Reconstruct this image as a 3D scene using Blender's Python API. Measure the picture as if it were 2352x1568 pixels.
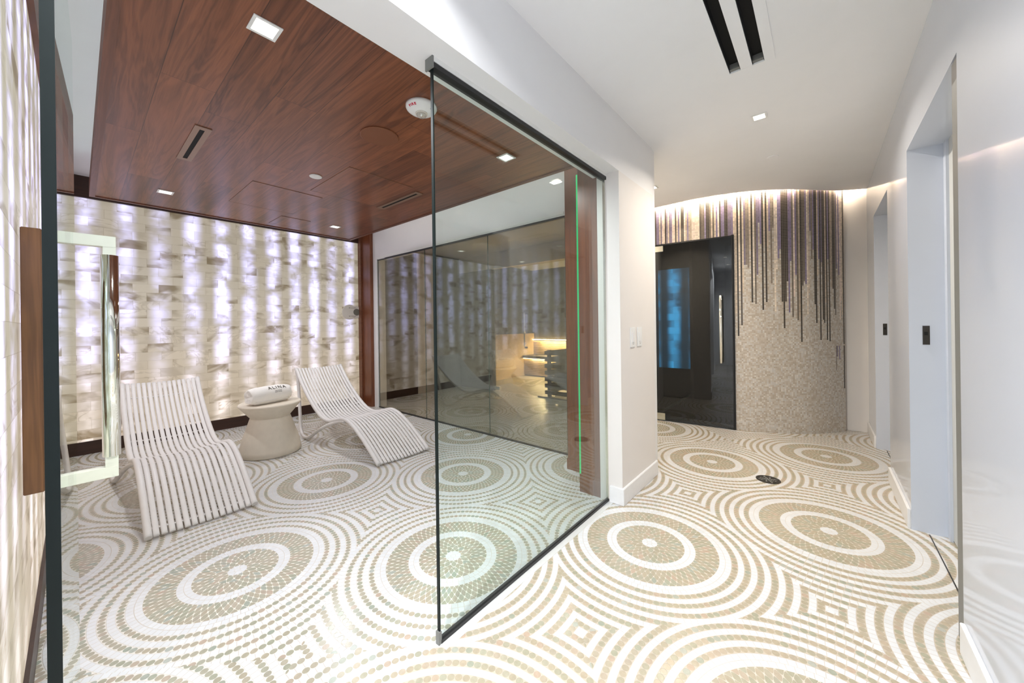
import bpy, bmesh, math, random
from mathutils import Vector, Matrix
random.seed(7)
for o in list(bpy.data.objects): bpy.data.objects.remove(o)
scn = bpy.context.scene
C = scn.collection
PI = math.pi

# ---------------------------------------------------------------- camera, world, exposure
cam = bpy.data.objects.new('camera', bpy.data.cameras.new('camera'))
C.objects.link(cam)
cam.data.sensor_width = 36.0
cam.data.lens = 842.07 / 2352 * 36
cam.data.shift_y = -39.49 / 2352
cam.data.clip_start = 0.02
cam.matrix_world = (Matrix.Translation((0, 0, 1.25)) @ Matrix.Rotation(0.70004, 4, 'Z')
                    @ Matrix.Rotation(PI / 2, 4, 'X') @ Matrix.Rotation(-0.013016, 4, 'Z'))
scn.camera = cam
w = bpy.data.worlds.new('world'); scn.world = w; w.use_nodes = True
w.node_tree.nodes['Background'].inputs[0].default_value = (0.8, 0.85, 1, 1)
w.node_tree.nodes['Background'].inputs[1].default_value = 0.15
scn.view_settings.view_transform = 'Standard'
scn.view_settings.look = 'None'
scn.view_settings.gamma = 1
scn.view_settings.use_curve_mapping = False
scn.view_settings.exposure = 0.08

LIGHT = dict(lounge=12, corridor=49, anteroom=9, sauna=80)

# ---------------------------------------------------------------- node helper
class V:
    def __init__(s, g, sock): s.g = g; s.s = sock
    def _m(s, op, *a): return s.g.m(op, s, *a)
    def __add__(s, o): return s._m('ADD', o)
    __radd__ = __add__
    def __sub__(s, o): return s._m('SUBTRACT', o)
    def __rsub__(s, o): return s.g.m('SUBTRACT', o, s)
    def __mul__(s, o): return s._m('MULTIPLY', o)
    __rmul__ = __mul__
    def __truediv__(s, o): return s._m('DIVIDE', o)
    def __lt__(s, o): return s._m('LESS_THAN', o)
    def __gt__(s, o): return s._m('GREATER_THAN', o)
    def __pow__(s, o): return s._m('POWER', o)
    def floor(s): return s._m('FLOOR')
    def rnd(s): return s._m('ROUND')
    def fract(s): return s._m('FRACT')
    def abs(s): return s._m('ABSOLUTE')
    def min(s, o): return s._m('MINIMUM', o)
    def max(s, o): return s._m('MAXIMUM', o)

class G:
    def __init__(s, name):
        s.mat = bpy.data.materials.new(name); s.mat.use_nodes = True
        s.t = s.mat.node_tree; s.n = s.t.nodes; s.n.clear()
        s.out = s.n.new('ShaderNodeOutputMaterial')
    def put(s, inp, v):
        if isinstance(v, V): s.t.links.new(v.s, inp)
        elif hasattr(v, 'is_output'): s.t.links.new(v, inp)
        elif isinstance(v, (tuple, list)) and len(v) == 3 and inp.type == 'RGBA': inp.default_value = (*v, 1)
        else: inp.default_value = v
    def m(s, op, *a):
        n = s.n.new('ShaderNodeMath'); n.operation = op
        for i, v in enumerate(a): s.put(n.inputs[i], v)
        return V(s, n.outputs[0])
    def step(s, x, a, b):
        n = s.n.new('ShaderNodeMapRange'); n.interpolation_type = 'SMOOTHSTEP'
        s.put(n.inputs[0], x); s.put(n.inputs[1], a); s.put(n.inputs[2], b)
        return V(s, n.outputs[0])
    def mix(s, f, a, b):
        n = s.n.new('ShaderNodeMix'); n.data_type = 'RGBA'
        s.put(n.inputs[0], f); s.put(n.inputs[6], a); s.put(n.inputs[7], b)
        return V(s, n.outputs[2])
    def mulc(s, f, a, b):
        n = s.n.new('ShaderNodeMix'); n.data_type = 'RGBA'; n.blend_type = 'MULTIPLY'
        s.put(n.inputs[0], f); s.put(n.inputs[6], a); s.put(n.inputs[7], b)
        return V(s, n.outputs[2])
    def gray(s, v):
        n = s.n.new('ShaderNodeCombineColor')
        for i in range(3): s.put(n.inputs[i], v)
        return V(s, n.outputs[0])
    def xyz(s, x=0., y=0., z=0.):
        n = s.n.new('ShaderNodeCombineXYZ')
        for i, v in enumerate((x, y, z)): s.put(n.inputs[i], v)
        return V(s, n.outputs[0])
    def pos(s):
        n = s.n.new('ShaderNodeNewGeometry'); q = s.n.new('ShaderNodeSeparateXYZ')
        s.t.links.new(n.outputs['Position'], q.inputs[0])
        return [V(s, q.outputs[i]) for i in range(3)]
    def uv(s):
        n = s.n.new('ShaderNodeTexCoord'); q = s.n.new('ShaderNodeSeparateXYZ')
        s.t.links.new(n.outputs['UV'], q.inputs[0])
        return [V(s, q.outputs[i]) for i in range(2)]
    def white(s, vec):
        n = s.n.new('ShaderNodeTexWhiteNoise'); n.noise_dimensions = '3D'
        s.put(n.inputs['Vector'], vec); return V(s, n.outputs['Value'])
    def noise(s, vec, scale=1., detail=3., rough=.5, dist=0.):
        n = s.n.new('ShaderNodeTexNoise')
        s.put(n.inputs['Vector'], vec); n.inputs['Scale'].default_value = scale
        n.inputs['Detail'].default_value = detail; n.inputs['Roughness'].default_value = rough
        n.inputs['Distortion'].default_value = dist
        return V(s, n.outputs['Fac'])
    def ramp(s, f, stops):
        n = s.n.new('ShaderNodeValToRGB'); s.put(n.inputs[0], f)
        e = n.color_ramp.elements
        while len(e) < len(stops): e.new(.5)
        for el, (p, c) in zip(e, stops): el.position = p; el.color = (*c, 1)
        return V(s, n.outputs[0])
    def bump(s, h, strength=.3, dist=.002):
        n = s.n.new('ShaderNodeBump'); s.put(n.inputs['Height'], h)
        n.inputs['Strength'].default_value = strength; n.inputs['Distance'].default_value = dist
        return V(s, n.outputs[0])
    def bsdf(s, color, rough=.5, metal=0., normal=None, coat=0., spec=.5, emit=None, emits=0., coatr=.1):
        b = s.n.new('ShaderNodeBsdfPrincipled')
        s.put(b.inputs['Base Color'], color); s.put(b.inputs['Roughness'], rough)
        s.put(b.inputs['Metallic'], metal); s.put(b.inputs['Coat Weight'], coat)
        s.put(b.inputs['Coat Roughness'], coatr); s.put(b.inputs['Specular IOR Level'], spec)
        if normal is not None: s.put(b.inputs['Normal'], normal)
        if emit is not None: s.put(b.inputs['Emission Color'], emit); s.put(b.inputs['Emission Strength'], emits)
        s.t.links.new(b.outputs[0], s.out.inputs[0])
        return s.mat

def simple(name, col, rough=.5, metal=0., coat=0., spec=.5, var=.04, nscale=30., bumps=0.):
    g = G(name); x, y, z = g.pos()
    n = g.noise(g.xyz(x, y, z), nscale, 3)
    c = g.mulc(1., col, g.gray(1. - var + n * (2 * var)))
    return g.bsdf(c, rough, metal, coat=coat, spec=spec, normal=g.bump(n, bumps, .001) if bumps else None)

def emitter(name, col, strength):
    g = G(name)
    e = g.n.new('ShaderNodeEmission'); e.inputs[0].default_value = (*col, 1); e.inputs[1].default_value = strength
    g.t.links.new(e.outputs[0], g.out.inputs[0]); return g.mat

def glass(name, tint, f0, tscale=1., rough=0.):
    """thin pane: tinted transparency plus angle dependent mirror reflection"""
    g = G(name)
    lw = g.n.new('ShaderNodeLayerWeight'); lw.inputs[0].default_value = .5
    f = V(g, lw.outputs['Facing'])
    fr = f0 + (1 - f0) * (f ** 5.)
    tr = g.n.new('ShaderNodeBsdfTransparent'); tr.inputs[0].default_value = (*[c * tscale for c in tint], 1)
    gl = g.n.new('ShaderNodeBsdfGlossy'); gl.inputs['Roughness'].default_value = rough
    gl.inputs[0].default_value = (.95, .97, .96, 1)
    mx = g.n.new('ShaderNodeMixShader'); g.put(mx.inputs[0], fr)
    g.t.links.new(tr.outputs[0], mx.inputs[1]); g.t.links.new(gl.outputs[0], mx.inputs[2])
    g.t.links.new(mx.outputs[0], g.out.inputs[0]); return g.mat

# ---------------------------------------------------------------- materials
def mosaic_floor():
    g = G('shell_mosaic'); x, y, z = g.pos()
    P = 1.1037; ox, oy = -2.317, .524
    X = (x - ox) * (.70711 / P); Y = (y - oy) * (.70711 / P)
    a = X + Y; b = Y - X
    ca = a.rnd(); cb = b.rnd(); da = a - ca; db = b - cb
    r = g.m('SQRT', da * da + db * db) / .025
    t = g.m('ARCTAN2', db, da) / (2 * PI) + .5
    k = (r + .5).floor(); fr = r - k
    cell = ca * 13.7 + cb * 7.3
    # ring tiles
    n = (k * (2 * PI)).rnd().max(6.)
    q = t * n + k * .37
    qi = q.floor(); ft = q - qi - .5
    qi = g.m('FLOORED_MODULO', qi, n)
    odd = g.m('FLOORED_MODULO', k, 2.) > .5
    peb_ring = odd * (r > 14.5)
    sq = g.step(fr.abs().max(ft.abs()), .5, .43)
    el = g.m('SQRT', fr * fr * 1.12 + ft * ft * 1.0)
    el = g.step(el, .50, .44)
    # petals
    inner = (r > 1.5) * (r < 6.5); outer = (r > 8.5) * (r < 12.5)
    pz = inner + outer
    N = 13. * (r < 3.5) + 30. * ((r > 3.5) * (r < 6.5)) + 66. * (r > 8.4)
    st = 1.5 * (r < 7.5) + 8.5 * (r > 7.5)
    tt = (r - st) * .5; T = t * N
    def lat(off):
        u = T + off; v = tt + off
        ui = u.floor(); vi = v.floor()
        du = ((u - ui - .5).abs() / .475) ** 1.38; dv = ((v - vi - .5).abs() / .50) ** 1.38
        return du + dv, ui + vi * 71.3 + off * 991.
    d1, i1 = lat(0.); d2, i2 = lat(.5)
    first = d1 < d2
    dm = d1.min(d2)
    pet = g.step(dm, .83, .70)
    pid = i1 * first + i2 * (1. - first)
    rid = qi + k * 137.1
    idn = g.xyz(pz * pid + (1. - pz) * rid, cell, k * (1. - pz))
    rnd = g.white(idn)
    rnd2 = g.white(g.xyz(rid + 3.3, cell + 5., pid * pz))
    peb = g.ramp(rnd, [(0, (.48, .42, .31)), (.2, (.55, .46, .34)), (.42, (.44, .425, .315)), (.6, (.58, .475, .36)),
                       (.74, (.46, .455, .35)), (.86, (.60, .45, .345)), (.95, (.41, .43, .34)), (1, (.54, .53, .47))])
    fine = g.noise(g.xyz(x, y, z), 260., 3, .6)
    mid = g.noise(g.xyz(x, y, z), 60., 2, .5)
    peb = g.mulc(1., peb, g.gray(.78 + mid * .3 + fine * .14))
    wht = g.mulc(1., (.70, .70, .70), g.gray(.92 + rnd2 * .07 + fine * .03))
    grout = g.mulc(1., (.52, .45, .37), g.gray(.85 + fine * .3))
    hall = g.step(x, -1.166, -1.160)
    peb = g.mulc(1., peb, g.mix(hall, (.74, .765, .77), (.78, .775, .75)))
    is_p = pz.max(peb_ring)
    mask = pz * pet + (1. - pz) * (peb_ring * el + (1. - peb_ring) * sq)
    # grout between petals is pale
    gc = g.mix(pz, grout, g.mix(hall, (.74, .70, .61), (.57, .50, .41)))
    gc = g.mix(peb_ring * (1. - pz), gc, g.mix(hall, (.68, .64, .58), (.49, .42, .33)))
    col = g.mix(mask, gc, g.mix(is_p, wht, peb))
    rough = .42 - mask * .22
    return g.bsdf(col, rough, normal=g.bump(mask + fine * .05, .35, .0015), spec=.5)

def pebble_floor():
    g = G('pebble_floor'); x, y, z = g.pos()
    n = g.n.new('ShaderNodeTexVoronoi'); n.feature = 'DISTANCE_TO_EDGE'; g.put(n.inputs['Vector'], g.xyz(x, y, 0.)); n.inputs['Scale'].default_value = 32
    d = V(g, n.outputs['Distance'])
    m = g.step(d, .02, .09); f = g.noise(g.xyz(x, y, z), 40., 2)
    return g.bsdf(g.mix(m, (.25, .2, .14), g.mix(f, (.5, .44, .33), (.66, .6, .48))), .35, normal=g.bump(m, .5, .004))

def salt(name, axis, blue=False, strength=1.):
    """running-bond salt bricks with the backlight columns painted into the emission"""
    g = G(name); x, y, z = g.pos()
    u = y if axis == 'y' else x
    H, Wd = .0935, .205
    rz = z / H + .37; row = rz.floor(); fz = rz - row
    off = g.m('FLOORED_MODULO', row, 2.) * .5 + g.white(g.xyz(row, 3., 1.)) * .12
    ru = u / Wd + off; ci = ru.floor(); fu = ru - ci
    bid = g.xyz(ci, row, 2.)
    rn = g.white(bid); rn2 = g.white(g.xyz(ci + 9., row, 7.)); rn3 = g.white(g.xyz(ci, row + 5., 4.))
    ez = (fz - .5).abs(); eu = (fu - .5).abs()
    seam = g.step(ez, .5, .478).min(g.step(eu, .5, .489))
    # marbling, different in each brick
    wv = g.noise(g.xyz(u * 2.0 + rn * 37., z * 3.5 + rn2 * 19., rn3 * 9. + u * .3), 1.5, 5, .6, 1.3)
    vein = g.step((wv - .5).abs(), .0, .045)
    big = g.noise(g.xyz(u * 2.2 + rn * 6., z * 3.6 + rn2 * 6., rn3 * 3.), 1.3, 3, .5, 1.0)
    dark = g.step(big, .47, .70) * (.25 + .75 * g.step(rn, .3, .7))
    # backlight columns painted as emission, no LEDs behind the bricks
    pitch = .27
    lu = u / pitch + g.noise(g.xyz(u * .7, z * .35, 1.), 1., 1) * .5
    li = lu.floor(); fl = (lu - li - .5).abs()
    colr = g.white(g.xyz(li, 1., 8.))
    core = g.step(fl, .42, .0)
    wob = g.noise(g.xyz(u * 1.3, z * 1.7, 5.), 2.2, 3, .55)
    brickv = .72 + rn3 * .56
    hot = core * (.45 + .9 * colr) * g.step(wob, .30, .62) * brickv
    topf = g.step(z, .2, 1.5)  # backlight painted stronger and more lavender towards the top
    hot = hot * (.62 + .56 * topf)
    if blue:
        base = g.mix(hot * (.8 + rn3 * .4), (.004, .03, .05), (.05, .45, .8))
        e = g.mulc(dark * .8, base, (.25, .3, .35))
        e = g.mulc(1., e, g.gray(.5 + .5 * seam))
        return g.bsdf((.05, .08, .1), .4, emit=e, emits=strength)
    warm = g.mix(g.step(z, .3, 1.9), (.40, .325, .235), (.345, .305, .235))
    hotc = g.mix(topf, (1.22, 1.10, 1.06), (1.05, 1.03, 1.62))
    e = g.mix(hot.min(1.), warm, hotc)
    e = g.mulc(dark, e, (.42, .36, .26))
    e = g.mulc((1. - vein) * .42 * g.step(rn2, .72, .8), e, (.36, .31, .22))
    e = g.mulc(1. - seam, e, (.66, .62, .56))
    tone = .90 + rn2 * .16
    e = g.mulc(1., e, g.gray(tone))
    alb = g.mix(dark, (.24, .22, .19), (.13, .11, .08))
    return g.bsdf(alb, .32, emit=e, emits=strength, normal=g.bump(seam + rn * .6 + wv * .3, .35, .004), spec=.5)

def wood(name, lo, hi, grain='x', plank=0., rough=.35, coat=.0, butt=0., seed=0.):
    g = G(name); x, y, z = g.pos()
    L, A, B = {'x': (x, y, z), 'y': (y, x, z), 'z': (z, x, y)}[grain]
    pid = 0.
    if plank:
        pa = A / plank - .26 / plank; pi_ = pa.floor(); fa = (pa - pi_ - .5).abs()
        sh = g.white(g.xyz(pi_, 4., 1.)) * 7.
        pl = L / butt + sh; bi = pl.floor(); fb = (pl - bi - .5).abs()
        r1 = g.white(g.xyz(pi_, bi, 3.)); r2 = g.white(g.xyz(pi_, bi, 8.))
        sm = g.step(fa, .5, .488).min(g.step(fb, .5, .4988))
    else:
        r1 = .5; r2 = seed
    A2 = A + r2 * 3. if plank else A + seed
    vec = g.xyz(L * .55 + (r1 * 13. if plank else seed), A2 * 7., B * 7.)
    n1 = g.noise(vec, 1.4, 4, .55, .8)
    rings = g.m('SINE', n1 * 46.) * .5 + .5
    fine = g.noise(g.xyz(L * 6., A * 220., B * 220.), 1., 3, .6)
    streak = g.noise(g.xyz(L * .5, A2 * 22., B * 22.), 1., 3, .6)
    f = rings * .24 + fine * .34 + streak * .70 - .20
    if plank: f = f + (r1 - .5) * .38
    col = g.mix(f, lo, hi)
    if plank: col = g.mulc(1. - sm, col, (.22, .16, .14))
    return g.bsdf(col, rough, coat=coat, normal=g.bump(fine, .06, .001), coatr=.15)

def drip_mosaic():
    g = G('drip_mosaic'); u, z = g.uv()
    S = .0172
    cu = u / S; ci = cu.floor(); fu = (cu - ci - .5).abs()
    cz = z / S; ri = cz.floor(); fz = (cz - ri - .5).abs()
    grp = (ci / 2.).floor()
    k1 = g.white(g.xyz(grp, 2., 5.)); k2 = g.white(g.xyz(ci, 9., 1.))
    par = g.m('FLOORED_MODULO', ci, 2.) > .5
    pick = g.white(g.xyz(ci, 4., 7.)) < (.22 + par * .5)
    kind = pick * (k2 * .36) + (1. - pick) * (.37 + k1 * .63)
    wide = g.white(g.xyz((ci / 3.).floor(), 8., 2.)) > .80
    kind = kind * (1. - wide) + wide * (k1 * .36)
    lf = g.noise(g.xyz(ci * .045, 0., 3.), 1., 2)
    end = 1.85 - lf * .55 + (k2 - .5) * .75 + (.35 * (k1 > .75)) - .25 * (kind < .22)
    end = end.max(.85)
    tile = g.white(g.xyz(ci, ri, 6.))
    stripe = g.ramp(kind, [(0, (.018, .014, .012)), (.09, (.035, .027, .022)), (.13, (.115, .095, .075)), (.19, (.15, .125, .10)),
                           (.22, (.20, .165, .30)), (.28, (.17, .14, .22)), (.33, (.25, .21, .36)),
                           (.37, (.66, .56, .43)), (.50, (.78, .69, .58)), (.60, (.42, .34, .26)), (.68, (.76, .64, .56)), (.80, (.60, .50, .39)),
                           (.93, (.24, .20, .16))])
    stripe.s.node.color_ramp.interpolation = 'CONSTANT'
    stripe = g.mulc(1., stripe, g.gray(.8 + tile * .35))
    base = g.ramp(tile, [(0, (.42, .36, .29)), (.3, (.50, .44, .365)), (.55, (.55, .505, .435)), (.75, (.54, .53, .505)), (1, (.66, .63, .57))])
    inn = (ri * S) > end
    # short second set of drips low on the right
    low = (u > 2.93) * (ri * S < .95) * ((ri * S) > (.45 + k2 * .45)) * (kind < .34)
    c = g.mix(inn.max(low), base, stripe)
    gr = g.step(fu.max(fz), .5, .42)
    c = g.mix(gr, (.50, .43, .35), c)
    return g.bsdf(c, .28, normal=g.bump(gr, .3, .001))

def plaster(name, col, rough=.45, spec=.4, coat=0.):
    g = G(name); x, y, z = g.pos()
    n = g.noise(g.xyz(x, y, z), 2.5, 4, .6, .5)
    c = g.mulc(1., col, g.gray(.96 + n * .07))
    return g.bsdf(c, rough, spec=spec, coat=coat, coatr=.07, normal=g.bump(n, .04, .01))

M = {}
M['floor'] = mosaic_floor()
M['pebble'] = pebble_floor()
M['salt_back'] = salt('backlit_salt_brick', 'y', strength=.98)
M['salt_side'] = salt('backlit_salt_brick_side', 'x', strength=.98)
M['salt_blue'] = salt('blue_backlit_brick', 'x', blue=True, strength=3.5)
M['wood_ceiling'] = wood('walnut_planks', (.060, .016, .008), (.36, .125, .055), 'x', .2045, .28, butt=1.7)
M['wood_post'] = wood('walnut_post', (.085, .022, .007), (.24, .075, .026), 'z', rough=.38, seed=2.)
M['wood_plank'] = wood('walnut_handle', (.09, .032, .010), (.34, .15, .055), 'z', rough=.4, seed=4.3)
M['wood_dark'] = wood('dark_walnut_trim', (.022, .008, .004), (.06, .022, .012), 'y', rough=.4)
M['wood_edge'] = wood('walnut_edge', (.10, .035, .016), (.24, .09, .045), 'x', rough=.4)
M['sauna_wood'] = wood('pale_sauna_wood', (.42, .28, .14), (.72, .54, .33), 'x', rough=.55)
M['sauna_dark'] = wood('dark_sauna_wood', (.05, .04, .03), (.12, .10, .08), 'x', rough=.5)
M['white'] = plaster('white_plaster', (.80, .79, .78))
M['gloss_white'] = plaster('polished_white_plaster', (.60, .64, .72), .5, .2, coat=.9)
M['ceiling'] = plaster('ceiling_paint', (.85, .85, .85), .7, .2)
M['warmwall'] = plaster('warm_white_wall', (.78, .74, .70), .55, .3)
M['bb_white'] = simple('white_trim_paint', (.82, .81, .80), .35)
M['drip'] = drip_mosaic()
M['steel'] = simple('brushed_steel', (.72, .71, .62), .22, 1.)
M['chrome'] = simple('chrome', (.86, .86, .80), .06, 1.)
M['handle_flat'] = simple('satin_handle_bracket', (.80, .80, .66), .35, .35)
M['alu'] = simple('white_aluminium_channel', (.80, .80, .77), .3, .3)
M['black'] = simple('black_rubber', (.008, .008, .009), .4)
M['blackvoid'] = simple('black_slot', (.003, .003, .003), .8)
M['glass'] = glass('clear_green_glass', (.925, .975, .955), .042)
M['glass_door'] = glass('door_glass', (.86, .93, .89), .05)
M['glass_sauna'] = glass('bronze_tinted_glass', (.78, .76, .71), .125)
M['glass_inner'] = glass('inner_glass', (.95, .96, .95), .04)
M['glass_dark'] = glass('smoked_glass', (.42, .43, .45), .05)
M['glass_edge'] = simple('green_glass_edge', (.03, .075, .055), .12, 0., coat=.6)
M['glass_edge_dark'] = simple('dark_glass_edge', (.004, .009, .008), .5, 0., spec=.25)
M['chair'] = simple('white_powder_coat', (.74, .705, .67), .45)
M['concrete'] = simple('cast_stone', (.70, .62, .50), .7, var=.07, nscale=22., bumps=.15)
M['towel'] = simple('white_terry', (.88, .84, .78), .95, var=.05, nscale=160., bumps=.9)
M['ink'] = simple('brown_ink', (.06, .04, .02), .8)
M['red'] = simple('red_print', (.6, .02, .05), .5)
M['plastic'] = simple('white_plastic', (.82, .82, .80), .35)
M['plastic_warm'] = simple('warm_white_plastic', (.70, .65, .58), .45)
M['copper_disc'] = simple('brown_grille', (.20, .068, .028), .55, var=.1, nscale=300)
M['gray'] = simple('grey_metal', (.20, .20, .185), .5, .1)
M['door_gray'] = simple('grey_door_paint', (.50, .51, .50), .5)
M['darkmetal'] = simple('bronze_metal', (.06, .055, .05), .35, .8)
M['plate'] = simple('slot_plate', (.30, .19, .13), .35, .3)
M['grille'] = simple('grey_grille', (.16, .15, .12), .5)
M['lamp'] = emitter('lamp_warm', (1., .9, .74), 9.)
M['lamp_dim'] = emitter('lamp_white', (1., .97, .9), 2.6)
M['cove'] = emitter('cove_led', (1., .83, .64), 150.)
M['fill_dim'] = emitter('fill_glow_dim', (.80, .97, .95), 7.)
M['fill_cool'] = emitter('fill_glow_cool', (.95, .97, 1.), 52.)
M['led'] = emitter('warm_led', (1., .72, .40), 42.)
M['green_edge_glow'] = emitter('green_edge_glow', (.05, .80, .27), .75)
M['clear'] = glass('clear_plastic', (.9, .9, .9), .15)
M['stone'] = simple('sauna_rocks', (.05, .06, .07), .7, bumps=.6)

# ---------------------------------------------------------------- mesh helpers
class MB:
    def __init__(s): s.v = []; s.f = []
    def box(s, x0, x1, y0, y1, z0, z1):
        b = len(s.v)
        s.v += [(x, y, z) for x in (x0, x1) for y in (y0, y1) for z in (z0, z1)]
        for q in ((0, 1, 3, 2), (4, 6, 7, 5), (0, 4, 5, 1), (2, 3, 7, 6), (0, 2, 6, 4), (1, 5, 7, 3)):
            s.f.append(tuple(b + i for i in q))
        return s
    def quad(s, *p):
        b = len(s.v); s.v += list(p); s.f.append(tuple(range(b, b + len(p)))); return s
    def sweep(s, pts, ra, rb=None, n=12, closed=False, side=Vector((0, 1, 0))):
        """tube along pts; ra = radius across 'side', rb the other way"""
        rb = rb or ra; b = len(s.v); m = len(pts); P = [Vector(p) for p in pts]
        for i in range(m):
            t = (P[min(i + 1, m - 1)] - P[max(i - 1, 0)]).normalized()
            sd = (side - t * side.dot(t))
            sd = sd.normalized() if sd.length > 1e-4 else Vector((1, 0, 0))
            up = t.cross(sd)
            for k in range(n):
                a = 2 * PI * k / n
                s.v.append(tuple(P[i] + sd * (math.cos(a) * ra) + up * (math.sin(a) * rb)))
        for i in range(m - 1):
            for k in range(n):
                s.f.append((b + i * n + k, b + i * n + (k + 1) % n, b + (i + 1) * n + (k + 1) % n, b + (i + 1) * n + k))
        s.f.append(tuple(b + k for k in reversed(range(n)))); s.f.append(tuple(b + (m - 1) * n + k for k in range(n)))
        return s
    def lathe(s, prof, n=48, c=(0, 0, 0)):
        b = len(s.v); m = len(prof)
        for r, z in prof:
            for k in range(n):
                a = 2 * PI * k / n; s.v.append((c[0] + r * math.cos(a), c[1] + r * math.sin(a), c[2] + z))
        for i in range(m - 1):
            for k in range(n):
                s.f.append((b + i * n + k, b + i * n + (k + 1) % n, b + (i + 1) * n + (k + 1) % n, b + (i + 1) * n + k))
        s.f.append(tuple(b + k for k in reversed(range(n)))); s.f.append(tuple(b + (m - 1) * n + k for k in range(n)))
        return s
    def cyl(s, c, r, z0, z1, n=32): return s.lathe([(r, z0), (r, z1)], n, (c[0], c[1], 0))
    def build(s, name, mat, parent=None, smooth=False, bevel=0., loc=None):
        me = bpy.data.meshes.new(name); me.from_pydata([tuple(p) for p in s.v], [], s.f)
        bm = bmesh.new(); bm.from_mesh(me); bmesh.ops.recalc_face_normals(bm, faces=bm.faces)
        if bevel: bmesh.ops.bevel(bm, geom=[e for e in bm.edges], offset=bevel, segments=2, affect='EDGES', clamp_overlap=True)
        bm.to_mesh(me); bm.free()
        me.materials.append(mat)
        if smooth:
            for p in me.polygons: p.use_smooth = len(p.vertices) < 6
        o = bpy.data.objects.new(name, me); C.objects.link(o)
        if parent: o.parent = parent
        if loc: o.location = loc
        return o
def box(name, b, mat, parent=None, bevel=0.): return MB().box(*b).build(name, mat, parent, bevel=bevel)
def thing(name, label, cat, loc=(0, 0, 0), rz=0., group=None, kind=None):
    o = bpy.data.objects.new(name, None); C.objects.link(o); o.location = loc; o.rotation_euler = (0, 0, rz)
    o.empty_display_size = .05
    return tag(o, label, cat, group, kind)
def tag(o, label=None, cat=None, group=None, kind=None):
    if label: o['label'] = label
    if cat: o['category'] = cat
    if group: o['group'] = group
    if kind: o['kind'] = kind
    return o
def S(name, b, mat, label, cat, bevel=0.):
    return tag(box(name, b, mat, bevel=bevel), label, cat, kind='structure')
def spline(P, n=8):
    out = []
    P = [Vector(p) for p in P]; Q = [P[0] * 2 - P[1]] + P + [P[-1] * 2 - P[-2]]
    for i in range(1, len(Q) - 2):
        p0, p1, p2, p3 = Q[i - 1:i + 3]
        for k in range(n):
            t = k / n
            out.append(.5 * ((2 * p1) + (p2 - p0) * t + (2 * p0 - 5 * p1 + 4 * p2 - p3) * t * t + (3 * p1 - p0 - 3 * p2 + p3) * t ** 3))
    out.append(P[-1]); return out
def text(body, size, mat, name, parent, mw, extrude=.0006, bend=None, bold=0.):
    c = bpy.data.curves.new(name, 'FONT'); c.body = body; c.size = size; c.align_x = 'CENTER'; c.align_y = 'CENTER'
    c.extrude = extrude; c.offset = bold; c.space_character = 1.3
    t = bpy.data.objects.new(name + '_curve', c); C.objects.link(t)
    dg = bpy.context.evaluated_depsgraph_get(); dg.update()
    me = bpy.data.meshes.new_from_object(t.evaluated_get(dg))
    bpy.data.objects.remove(t)
    for v in me.vertices:
        v.co = Vector(bend(v.co)) if bend else mw @ v.co
    me.materials.clear(); me.materials.append(mat)
    o = bpy.data.objects.new(name, me); C.objects.link(o); o.parent = parent; return o

# ---------------------------------------------------------------- geometry constants (metres)
GX = -1.16          # plane of the fixed glass panel
BX = -5.66          # backlit salt wall
LY = -.12           # side salt wall
SY = 3.0            # glazed partition to the sauna lobby
CZ = 2.68           # corridor ceiling
UZ = 2.79           # upper lounge ceiling
IY = 5.1            # sauna front

# ---------------------------------------------------------------- setting
tag(MB().box(-5.9, 1.6, -2.4, IY, -.05, 0).box(-.62, 1.6, IY, 5.78, -.05, 0).build('floor', M['floor']), 'pale shell mosaic floor with large concentric circle medallions', 'floor', kind='structure')
tag(box('floor_sauna', (-5.9, -1.7, IY, 7.6, -.05, 0), M['pebble']), 'fine tan mosaic floor inside the sauna room', 'floor', kind='structure')
tag(box('floor_steam_room', (-1.7, 1.6, IY, 7.6, -.065, -.006), M['stone']), 'dark floor behind the smoked glass door', 'floor', kind='structure')
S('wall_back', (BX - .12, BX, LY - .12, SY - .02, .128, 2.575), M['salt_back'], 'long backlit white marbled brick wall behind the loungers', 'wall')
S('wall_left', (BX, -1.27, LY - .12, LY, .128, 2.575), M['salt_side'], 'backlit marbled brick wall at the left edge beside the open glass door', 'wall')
S('baseboard_back', (BX - .12, BX + .018, LY - .12, SY - .02, 0, .128), M['wood_dark'], 'dark brown wood baseboard under the backlit brick wall behind the loungers', 'baseboard')
S('baseboard_left', (BX + .018, -1.27, LY - .12, LY + .012, 0, .128), M['wood_dark'], 'brown wood baseboard under the brick wall at the left edge', 'baseboard')
S('trim_1', (BX - .12, BX + .03, LY - .12, SY, 2.575, UZ), M['wood_dark'], 'dark wood crown trim above the brick wall behind the loungers', 'trim')
S('trim_2', (BX + .03, -1.27, LY - .12, LY + .02, 2.575, UZ), M['wood_edge'], 'reddish wood crown trim above the brick wall at the left edge', 'trim')
S('ceiling_lounge', (BX - .12, -1.25, LY - .12, SY + .12, UZ, UZ + .1), M['ceiling'], 'white upper ceiling around the dropped wood ceiling', 'ceiling')
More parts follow.
